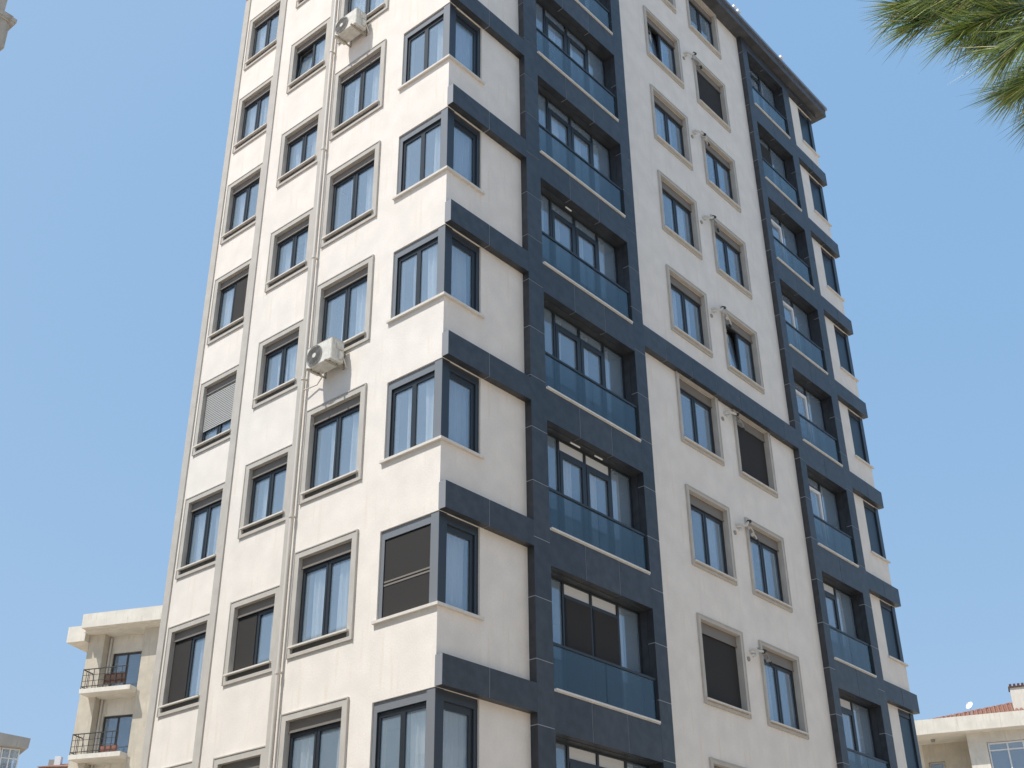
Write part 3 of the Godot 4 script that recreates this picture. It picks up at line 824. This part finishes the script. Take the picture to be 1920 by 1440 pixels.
func left_neighbour():
	var o := thing("apartment_house", "beige apartment house with two railed balconies beyond the tower's sunlit side", "apartment building", local_frame(Vector3(15.63, 0, -37.90), Vector3(0.4147, 0, 0.91)))
	# left strip of wall, recessed bay with doors, right strip standing forward
	boxpart(o, "wall", Vector3(-0.08, 0, -9.0), Vector3(0.76, 19.6, 0.0), M.cream)
	boxpart(o, "wall", Vector3(2.98, 0, -9.0), Vector3(9.0, 19.6, 0.20), M.cream)
	var holes := []
	for k in 6: holes.append([0.95 - 0.76, 2.50 - 0.76, 16.83 - 2.93 * k + 0.03, 18.80 - 2.93 * k])
	var bw := part(o, "wall", wall_mesh(0.0, 2.22, 0.0, 19.6, holes, 0.25), M.creamlight, Vector3(0.76, 0, -0.55))
	boxpart(o, "inner_wall", Vector3(0.76, 0, -4.0), Vector3(2.98, 19.6, -3.8), M.inside)
	for k in 6:
		var y := 16.83 - 2.93 * k
		boxpart(o, "floor_slab", Vector3(0.76, y - 0.2, -3.8), Vector3(2.98, y, -0.80), M.insidefloor)
		simple_window(o, 0.96, 2.49, y + 0.04, y + 1.95, -0.68, M.iron, [1.72])
		var b := boxpart(o, "balcony", Vector3(0.38, y - 0.20, -0.55), Vector3(2.98, y, 0.75), M.creamlight)
		# the strip beside the recess butts against the slab
		var rl := MB.new()
		var xs := []
		rl.box(Vector3(0.40, y + 0.88, 0.68), Vector3(2.72, y + 0.92, 0.72))
		rl.box(Vector3(0.40, y + 0.10, 0.68), Vector3(2.72, y + 0.13, 0.72))
		for r in [0.35, 0.62]: rl.box(Vector3(0.40, y + r, 0.69), Vector3(2.72, y + r + 0.02, 0.71))
		for s in 9: rl.box(Vector3(0.40 + s * 0.287, y, 0.69), Vector3(0.425 + s * 0.287, y + 0.88, 0.71))
		rl.box(Vector3(0.40, y + 0.88, 0.0), Vector3(0.44, y + 0.92, 0.68))
		rl.box(Vector3(0.40, y + 0.10, 0.0), Vector3(0.44, y + 0.13, 0.68))
		for s in 2: rl.box(Vector3(0.41, y, 0.2 + 0.24 * s), Vector3(0.43, y + 0.88, 0.22 + 0.24 * s))
		var mid := b.position
		var rr := part(b, "railing", rl.mesh(), M.iron, -mid)
	# parapets
	var e := MB.new()
	e.box(Vector3(-0.08, 19.6, -9.0), Vector3(9.0, 19.7, 0.5))
	e.box(Vector3(0.0, 19.70, -0.05), Vector3(9.0, 20.36, 0.85))
	e.box(Vector3(-1.05, 19.25, -9.0), Vector3(-0.08, 20.0, 0.35))
	part(o, "parapet", e.mesh(), M.creamlight)
	var pp := MB.new()
	pp.tube([Vector3(0.84, 2.0, -0.44), Vector3(0.84, 19.5, -0.44)], [0.05, 0.05], 10)
	part(o, "drainpipe", pp.mesh(), M.pipe)
	# laundry on the two balconies
	for a in [[0, "dark brown", M.browncloth, 1.55, 2.6, 0.16, 0.42], [1, "red", M.redcloth, 1.9, 2.75, 0.05, 0.12]]:
		var y: float = 16.83 - 2.93 * a[0]
		var cl := thing("rug", "%s rug airing behind a balcony railing of the beige house" % a[1], "rug", o.transform)
		var r := MB.new()
		var n := 10
		for k in n:
			var xa: float = lerpf(a[3], a[4], float(k) / n); var xb: float = lerpf(a[3], a[4], float(k + 1) / n)
			var za := 0.64 + 0.012 * sin(k * 1.9); var zb := 0.64 + 0.012 * sin((k + 1) * 1.9)
			r.hexa([Vector3(xa, y + a[5], za), Vector3(xb, y + a[5], zb), Vector3(xb, y + a[5], zb + 0.012), Vector3(xa, y + a[5], za + 0.012), Vector3(xa, y + a[6] + 0.18, 0.668), Vector3(xb, y + a[6] + 0.18, 0.668), Vector3(xb, y + a[6] + 0.18, 0.680), Vector3(xa, y + a[6] + 0.18, 0.680)])
		part(cl, "cloth", r.mesh(), a[2])

func right_neighbour():
	var o := thing("tiled_house", "cream house with red tiled roof and chimney beyond the tower's shaded side", "house", local_frame(Vector3(47.55, 0, -11.97), Vector3(0.3355, 0, 0.942)))
	var holes := [[0.9, 3.4, 13.3, 15.70], [4.9, 6.3, 13.3, 15.70], [0.9, 3.4, 10.3, 12.7], [4.9, 6.3, 10.3, 12.7]]
	part(o, "wall", wall_mesh(0.0, 7.7, 0.0, 16.2, holes, 0.3), M.creamlight, Vector3(2.3, 0, -0.3))
	boxpart(o, "wall", Vector3(2.3, 0, -2.0), Vector3(2.55, 16.2, -0.6), M.cream)
	boxpart(o, "wall", Vector3(-8.0, 0, -8.0), Vector3(0.0, 16.2, -2.0), M.creamlight)
	part(o, "wall", wall_mesh(0.0, 2.3, 0.0, 16.2, [[0.2, 1.0, 13.2, 15.3]], 0.25), M.cream, Vector3(0.0, 0, -2.0))
	boxpart(o, "inner_wall", Vector3(0.0, 0, -5.0), Vector3(10.0, 16.2, -4.8), M.inside)
	simple_window(o, 3.23, 5.67, 13.33, 15.67, -0.45, M.white, [4.15, 4.9], 15.30)
	simple_window(o, 7.23, 8.57, 13.33, 15.67, -0.45, M.white, [7.9], 15.30)
	simple_window(o, 3.23, 5.67, 10.33, 12.67, -0.45, M.white, [4.15, 4.9], 12.30)
	simple_window(o, 7.23, 8.57, 10.33, 12.67, -0.45, M.white, [7.9], 12.30)
	simple_window(o, 0.22, 0.98, 13.22, 15.28, -2.1, M.greywall, [])
	boxpart(o, "balcony", Vector3(-2.0, 12.9, -2.0), Vector3(2.3, 13.1, -0.3), M.creamlight)
	boxpart(o, "eave", Vector3(-8.5, 16.2, -8.5), Vector3(10.5, 16.93, 0.45), M.creamlight)
	var lm := MB.new(); lm.tube([Vector3(0.65, 16.2, -0.9), Vector3(0.65, 16.08, -0.9)], [0.12, 0.09], 12)
	part(o, "porch_lamp", lm.mesh(), M.acgrey)
	# hipped tiled roof: rows of tiles as stepped courses
	var rf := MB.new()
	var x0 := -1.0; var x1 := 10.3; var zf := -0.6; var zb := -8.3
	var ridge := 18.5
	var pk0 := Vector3(3.2 + 2.0, ridge, -4.4); var pk1 := Vector3(7.0, ridge, -4.4)
	var a := Vector3(x0, 16.93, zf); var b := Vector3(x1, 16.93, zf); var c := Vector3(x1, 16.93, zb); var d := Vector3(x0, 16.93, zb)
	for f in [[a, b, pk1, pk0], [c, d, pk0, pk1]]: rf.quad(f[0], f[1], f[2], f[3], ((f[1] - f[0]).cross(f[2] - f[0])).normalized() * (1.0 if ((f[1] - f[0]).cross(f[2] - f[0])).y > 0 else -1.0))
	for f in [[b, c, pk1], [d, a, pk0]]: rf.tri(f[0], f[1], f[2], ((f[1] - f[0]).cross(f[2] - f[0])).normalized() * (1.0 if ((f[1] - f[0]).cross(f[2] - f[0])).y > 0 else -1.0))
	var roof := part(o, "roof", rf.mesh(), M.tile)
	# barrel tile ribs on the two faces one sees
	var rb := MB.new()
	for k in 52:
		var u := (k + 0.5) / 52.0
		var p := a.lerp(b, u)
		var topx := clampf(p.x, pk0.x, pk1.x)
		var q := Vector3(p.x, 0, 0)
		var share := 1.0
		if p.x < pk0.x: share = (p.x - a.x) / (pk0.x - a.x)
		elif p.x > pk1.x: share = (b.x - p.x) / (b.x - pk1.x)
		if share < 0.05: continue
		q = Vector3(p.x, lerpf(16.93, ridge, share), lerpf(zf, -4.4, share))
		rb.tube([p + Vector3(0, 0.02, 0.05), q + Vector3(0, 0.03, 0)], [0.075, 0.065], 6)
	for k in 34:
		var u := (k + 0.5) / 34.0
		var p := d.lerp(a, u)
		var share := 1.0 - absf(p.z + 4.4) / (4.4 + zf if p.z > -4.4 else -zb - 4.4)
		share = clampf(share, 0, 1)
		if share < 0.05: continue
		rb.tube([p + Vector3(-0.05, 0.02, 0), Vector3(lerpf(a.x, pk0.x, share), lerpf(16.93, ridge, share) + 0.03, p.z)], [0.075, 0.065], 6)
	var ribs := part(roof, "roof_tile", rb.mesh(), M.tile)
	ribs.set_meta("kind", "stuff")
	var ch := MB.new()
	ch.box(Vector3(4.85, 17.2, -3.0), Vector3(6.0, 18.75, -2.2))
	var chim := part(roof, "chimney", ch.mesh(), M.creamlight)
	var cp := MB.new()
	cp.box(Vector3(4.79, 18.75, -3.06), Vector3(6.06, 18.82, -2.14))
	for k in 6: cp.box(Vector3(4.85 + k * 0.2, 18.82, -3.0), Vector3(4.97 + k * 0.2, 18.95, -2.2))
	part(roof, "chimney_cap", cp.mesh(), M.browncloth)
	var ds := MB.new()
	# dish: shallow bowl on a mast
	var cc := Vector3(2.75, 17.75, -1.0); var nn := Vector3(-0.55, 0.45, 0.7).normalized()
	var s1 := nn.cross(Vector3.UP).normalized(); var s2 := nn.cross(s1)
	for r in 4:
		for k in 20:
			var q := []
			for w in [[r, k], [r, k + 1], [r + 1, k + 1], [r + 1, k]]:
				var rr: float = 0.21 * w[0] / 4.0
				q.append(cc + (s1 * cos(TAU * w[1] / 20.0) + s2 * sin(TAU * w[1] / 20.0)) * rr + nn * (1.0 * rr * rr))
			ds.quad(q[0], q[1], q[2], q[3], nn)
	ds.tube([cc - nn * 0.01, cc + Vector3(0, -0.3, -0.12), Vector3(2.75, 17.0, -1.1)], [0.02, 0.02, 0.02], 8)
	ds.tube([cc + nn * 0.02, cc + nn * 0.24 - s2 * 0.02], [0.012, 0.012], 6)
	var dish := thing("satellite_dish", "small white satellite dish on the red tiled roof", "satellite dish", o.transform)
	part(dish, "bowl", ds.mesh(), M.white)

func small_neighbours():
	var along := Vector3(0.6534, 0, 0.757)
	var o := thing("glazed_house", "pale house with white-framed glazed bay under a flat grey roof", "house", local_frame(Vector3(21.48, 0, -53.2), Vector3(0.96, 0, 0.28)))
	boxpart(o, "wall", Vector3(-8.0, 0, -8.0), Vector3(-0.55, 17.55, -0.35), M.greywall)
	boxpart(o, "wall", Vector3(-4.5, 0, -0.35), Vector3(-0.35, 15.4, 0.5), M.creamlight)
	var cl := MB.new()
	cl.box(Vector3(-4.5, 15.4, 0.4), Vector3(-4.4, 17.55, 0.5))
	part(o, "bay_post", cl.mesh(), M.white)
	simple_window(o, -1.35, -0.38, 15.42, 17.55, 0.42, M.white, [-0.9], 17.0)
	simple_window(o, -2.35, -1.38, 15.42, 17.55, 0.42, M.white, [-1.9], 17.0)
	simple_window(o, -3.35, -2.38, 15.42, 17.55, 0.42, M.white, [-2.9], 17.0)
	boxpart(o, "side_glazing", Vector3(-0.44, 15.42, -0.3), Vector3(-0.40, 17.55, 0.38), M.glass)
	var rf := MB.new()
	rf.hexa([Vector3(-8.4, 17.58, -8.4), Vector3(-0.05, 17.58, -8.4), Vector3(-0.05, 17.58, 0.9), Vector3(-8.4, 17.58, 0.9), Vector3(-8.2, 18.35, -8.2), Vector3(-0.15, 18.10, -8.2), Vector3(-0.02, 18.10, 0.95), Vector3(-8.4, 18.75, 0.95)])
	part(o, "roof", rf.mesh(), M.greywall)
	var r := thing("red_roofed_house", "far house showing only a red tiled roof with chimneys", "house", local_frame(Vector3(27.72, 0, -61.2), along))
	boxpart(r, "wall", Vector3(-0.6, 0, -7.5), Vector3(7.0, 18.9, -0.4), M.creamlight)
	var ro := MB.new()
	ro.hexa([Vector3(-1.0, 18.88, -8.0), Vector3(7.4, 18.88, -8.0), Vector3(7.4, 18.88, 0.0), Vector3(-1.0, 18.88, 0.0), Vector3(1.6, 20.1, -4.1), Vector3(5.0, 20.1, -4.1), Vector3(5.0, 20.1, -3.9), Vector3(1.6, 20.1, -3.9)])
	var rr := part(r, "roof", ro.mesh(), M.tile)
	boxpart(rr, "chimney", Vector3(-0.30, 18.95, -1.4), Vector3(0.10, 19.75, -1.0), M.white)
	boxpart(rr, "chimney", Vector3(-0.85, 18.9, -1.9), Vector3(-0.45, 19.65, -1.5), M.acgrey)

func near_house():
	# stands outside the frame but for one corner of its upper bay; the lowest sunlit panes mirror its shaded side
	var o := thing("stucco_house", "grey stucco house corner with moulded bay ledge high beside the open sky", "house", Transform3D.IDENTITY)
	var holes := []
	for k in 4:
		for s in 7: holes.append([1.3 + 3.2 * s, 2.7 + 3.2 * s, 1.9 + 2.9 * k, 3.4 + 2.9 * k])
	var wl := part(o, "wall", wall_mesh(0.0, 24.0, 0.0, 13.1, holes, 0.3), M.cream)
	wl.transform = Transform3D(Basis(Vector3(0, 0, -1), Vector3.UP, Vector3(1, 0, 0)), Vector3(-10.4, 0, 1.2))
	boxpart(o, "wall", Vector3(-22.0, 0, -22.8), Vector3(-10.7, 13.1, 1.2), M.cream)
	for h in holes:
		boxpart(o, "window", Vector3(-10.62, h[2], 1.2 - h[1]), Vector3(-10.58, h[3], 1.2 - h[0]), M.glass)
	boxpart(o, "roof", Vector3(-22.5, 13.1, -23.3), Vector3(-10.0, 13.4, 1.3), M.tile)
	# the bay that shows
	var b := MB.new()
	b.hexa([Vector3(-11.2, 11.82, 0.9), Vector3(-9.47, 12.14, 0.9), Vector3(-9.41, 12.14, 1.86), Vector3(-11.2, 11.82, 1.86), Vector3(-11.2, 12.54, 0.9), Vector3(-9.42, 12.54, 0.9), Vector3(-9.42, 12.54, 1.86), Vector3(-11.2, 12.54, 1.86)])
	b.box(Vector3(-11.2, 12.66, 0.9), Vector3(-9.50, 14.6, 1.82))
	part(o, "bay", b.mesh(), M.greywall)
	var m := MB.new()
	m.box(Vector3(-11.2, 12.54, 0.85), Vector3(-9.375, 12.575, 1.875))
	m.box(Vector3(-11.2, 12.575, 0.83), Vector3(-9.355, 12.63, 1.885))
	m.box(Vector3(-11.2, 12.63, 0.86), Vector3(-9.40, 12.66, 1.87))
	part(o, "ledge", m.mesh(), M.greywall)

# blocks across the street, behind the viewer: the lower balcony glass mirrors them and their walls throw warm light on the shaded side
func street_block(x0: float, x1: float, h: float, z: float, m: Material, label: String):
	var o := thing("street_block", label, "apartment building", Transform3D(Basis(Vector3(-1, 0, 0), Vector3.UP, Vector3(0, 0, -1)), Vector3(x1, 0, z)))
	var w := x1 - x0
	var holes := []
	var n := int(w / 3.4)
	for k in int((h - 1.5) / 3.0):
		for i in n: holes.append([(i + 0.5) * w / n - 0.75, (i + 0.5) * w / n + 0.75, 1.2 + 3.0 * k, 2.7 + 3.0 * k])
	part(o, "wall", wall_mesh(0.0, w, 0.0, h, holes, 0.3), m)
	boxpart(o, "wall", Vector3(0, 0, -12.0), Vector3(w, h, -1.2), M.cream)
	for e in holes:
		var f := MB.new()
		f.frame(e[0], e[1], e[2], e[3], 0.07, -0.18, -0.10)
		var win := part(o, "window", f.mesh(), M.white)
		boxpart(win, "pane", Vector3(e[0] + 0.07, e[2] + 0.07, -0.15), Vector3(e[1] - 0.07, e[3] - 0.07, -0.14), M.glass)
	boxpart(o, "eave", Vector3(-0.4, h, -12.4), Vector3(w + 0.4, h + 0.4, 0.5), M.creamlight)

func across_the_street():
	street_block(-34.0, -9.0, 20.5, 36.0, M.cream, "cream apartment block across the street, mirrored in lower balcony glass")
	street_block(-7.0, 17.0, 23.5, 37.0, M.ochre, "ochre apartment block across the street, mirrored in lower balcony glass")
	street_block(20.0, 46.0, 21.0, 36.0, M.creamlight, "pale apartment block across the street, mirrored in lower balcony glass")

# ------------------------------------------------------------------ pine
func pine():
	var base := Vector3(-9.6, 0.0, 13.9)
	var o := thing("pine_tree", "pine tree with long drooping green needles hanging in from the side", "tree", Transform3D(Basis.IDENTITY, base))
	var r := RandomNumberGenerator.new(); r.seed = 2024
	var tr := MB.new()
	tr.tube([Vector3.ZERO, Vector3(0.05, 1.5, 0.02), Vector3(0.0, 3.2, -0.05), Vector3(-0.06, 4.6, 0.0), Vector3(0.0, 6.2, 0.05)], [0.17, 0.14, 0.115, 0.09, 0.04], 14)
	part(o, "trunk", tr.mesh(), M.bark)
	# twigs as polylines in world space: [start, tip]; needles ring each tip half
	var twigs := []
	for a in PINE_TWIGS: twigs.append([a[0] - base, a[1] - base])
	var br := MB.new()
	var hub := Vector3(-0.04, 3.9, 0.0)
	for t in twigs:
		var s: Vector3 = t[0]; var e: Vector3 = t[1]
		br.tube([hub, hub.lerp(s, 0.55) + Vector3(0, 0.12, 0), s, s.lerp(e, 0.5) + Vector3(0, 0.01, 0), e], [0.035, 0.022, 0.011, 0.007, 0.004], 7)
	part(o, "branch", br.mesh(), M.bark)
	var verts := PackedVector3Array(); var nor := PackedVector3Array(); var col := PackedColorArray(); var ix := PackedInt32Array()
	for t in twigs:
		var s: Vector3 = t[0]; var e: Vector3 = t[1]
		var dir := (e - s).normalized()
		var len := s.distance_to(e)
		var side := dir.cross(Vector3.UP).normalized(); var up2 := side.cross(dir)
		for k in int(len * 1700):
			var f := pow(r.randf(), 0.8)
			var p := s + (e - s) * f
			var an := r.randf() * TAU
			var open := r.randf_range(0.15, 0.75)
			var d := (dir * cos(open) + (side * cos(an) + up2 * sin(an)) * sin(open)).normalized()
			var L := r.randf_range(0.085, 0.15)
			var w := r.randf_range(0.0007, 0.0013)
			var droop := Vector3(0, -1, 0) * L * r.randf_range(0.02, 0.14)
			var p1 := p + d * L * 0.5 + droop * 0.3
			var p2 := p + d * L + droop
			var g := r.randf()
			var c := Color(0.17, 0.26, 0.05).lerp(Color(0.31, 0.38, 0.09), g)
			if r.randf() < 0.14: c = Color(0.46, 0.43, 0.20)
			if r.randf() < 0.40: c = Color(0.075, 0.14, 0.06)
			var s1 := d.cross(Vector3(r.randf() - 0.5, r.randf() - 0.5, r.randf() - 0.5)).normalized()
			var s2 := d.cross(s1)
			for sd in 3:
				var a := s1.rotated(d, TAU * sd / 3.0); var b := s1.rotated(d, TAU * (sd + 1) / 3.0)
				var nn := (a + b).normalized()
				var k0 := verts.size()
				verts.append_array([p + a * w, p + b * w, p1 + b * w, p1 + a * w, p2])
				nor.append_array([nn, nn, nn, nn, nn])
				col.append_array([c, c, c, c, c])
				ix.append_array([k0, k0 + 2, k0 + 1, k0, k0 + 3, k0 + 2, k0 + 3, k0 + 4, k0 + 2])
	var arr := []
	arr.resize(Mesh.ARRAY_MAX)
	arr[Mesh.ARRAY_VERTEX] = verts; arr[Mesh.ARRAY_NORMAL] = nor; arr[Mesh.ARRAY_COLOR] = col; arr[Mesh.ARRAY_INDEX] = ix
	var m := ArrayMesh.new(); m.add_surface_from_arrays(Mesh.PRIMITIVE_TRIANGLES, arr)
	var nm := mat(Color.WHITE, 0.45)
	nm.vertex_color_use_as_albedo = true
	nm.backlight = Color(0.6, 0.65, 0.3)
	var nd := part(o, "needles", m, nm)
	nd.set_meta("kind", "stuff")

const PINE_TWIGS := [
	[Vector3(-10.980, 3.944, 12.786), Vector3(-11.202, 3.892, 12.497)],
	[Vector3(-11.080, 3.888, 12.698), Vector3(-11.202, 3.825, 12.520)],
	[Vector3(-11.063, 3.816, 12.818), Vector3(-11.254, 3.687, 12.623)],
	[Vector3(-10.968, 3.852, 12.760), Vector3(-11.069, 3.788, 12.632)],
	[Vector3(-11.185, 3.794, 12.782), Vector3(-11.254, 3.827, 12.598)],
	[Vector3(-11.003, 3.748, 12.806), Vector3(-11.056, 3.633, 12.698)],
	[Vector3(-11.119, 3.577, 12.829), Vector3(-11.130, 3.559, 12.678)],
	[Vector3(-10.891, 4.074, 12.817), Vector3(-11.042, 3.917, 12.676)],
	[Vector3(-10.884, 3.767, 12.834), Vector3(-11.004, 3.569, 12.696)],
	[Vector3(-11.265, 3.593, 12.831), Vector3(-11.257, 3.560, 12.709)],
]


func _ready():
	rng.seed = 7
	world()
	materials()
	var g := MeshInstance3D.new()
	g.name = "ground"
	var pm := PlaneMesh.new(); pm.size = Vector2(8000, 8000)
	g.mesh = pm; g.material_override = M.ground
	add_child(g)
	g.set_meta("kind", "structure")
	tower_build()
	near_house()
	left_neighbour()
	right_neighbour()
	small_neighbours()
	across_the_street()
	air_conditioner(7, "white air conditioner on the sunlit wall, the higher of two")
	air_conditioner(4, "white air conditioner on the sunlit wall, the lower of two")
	pine()
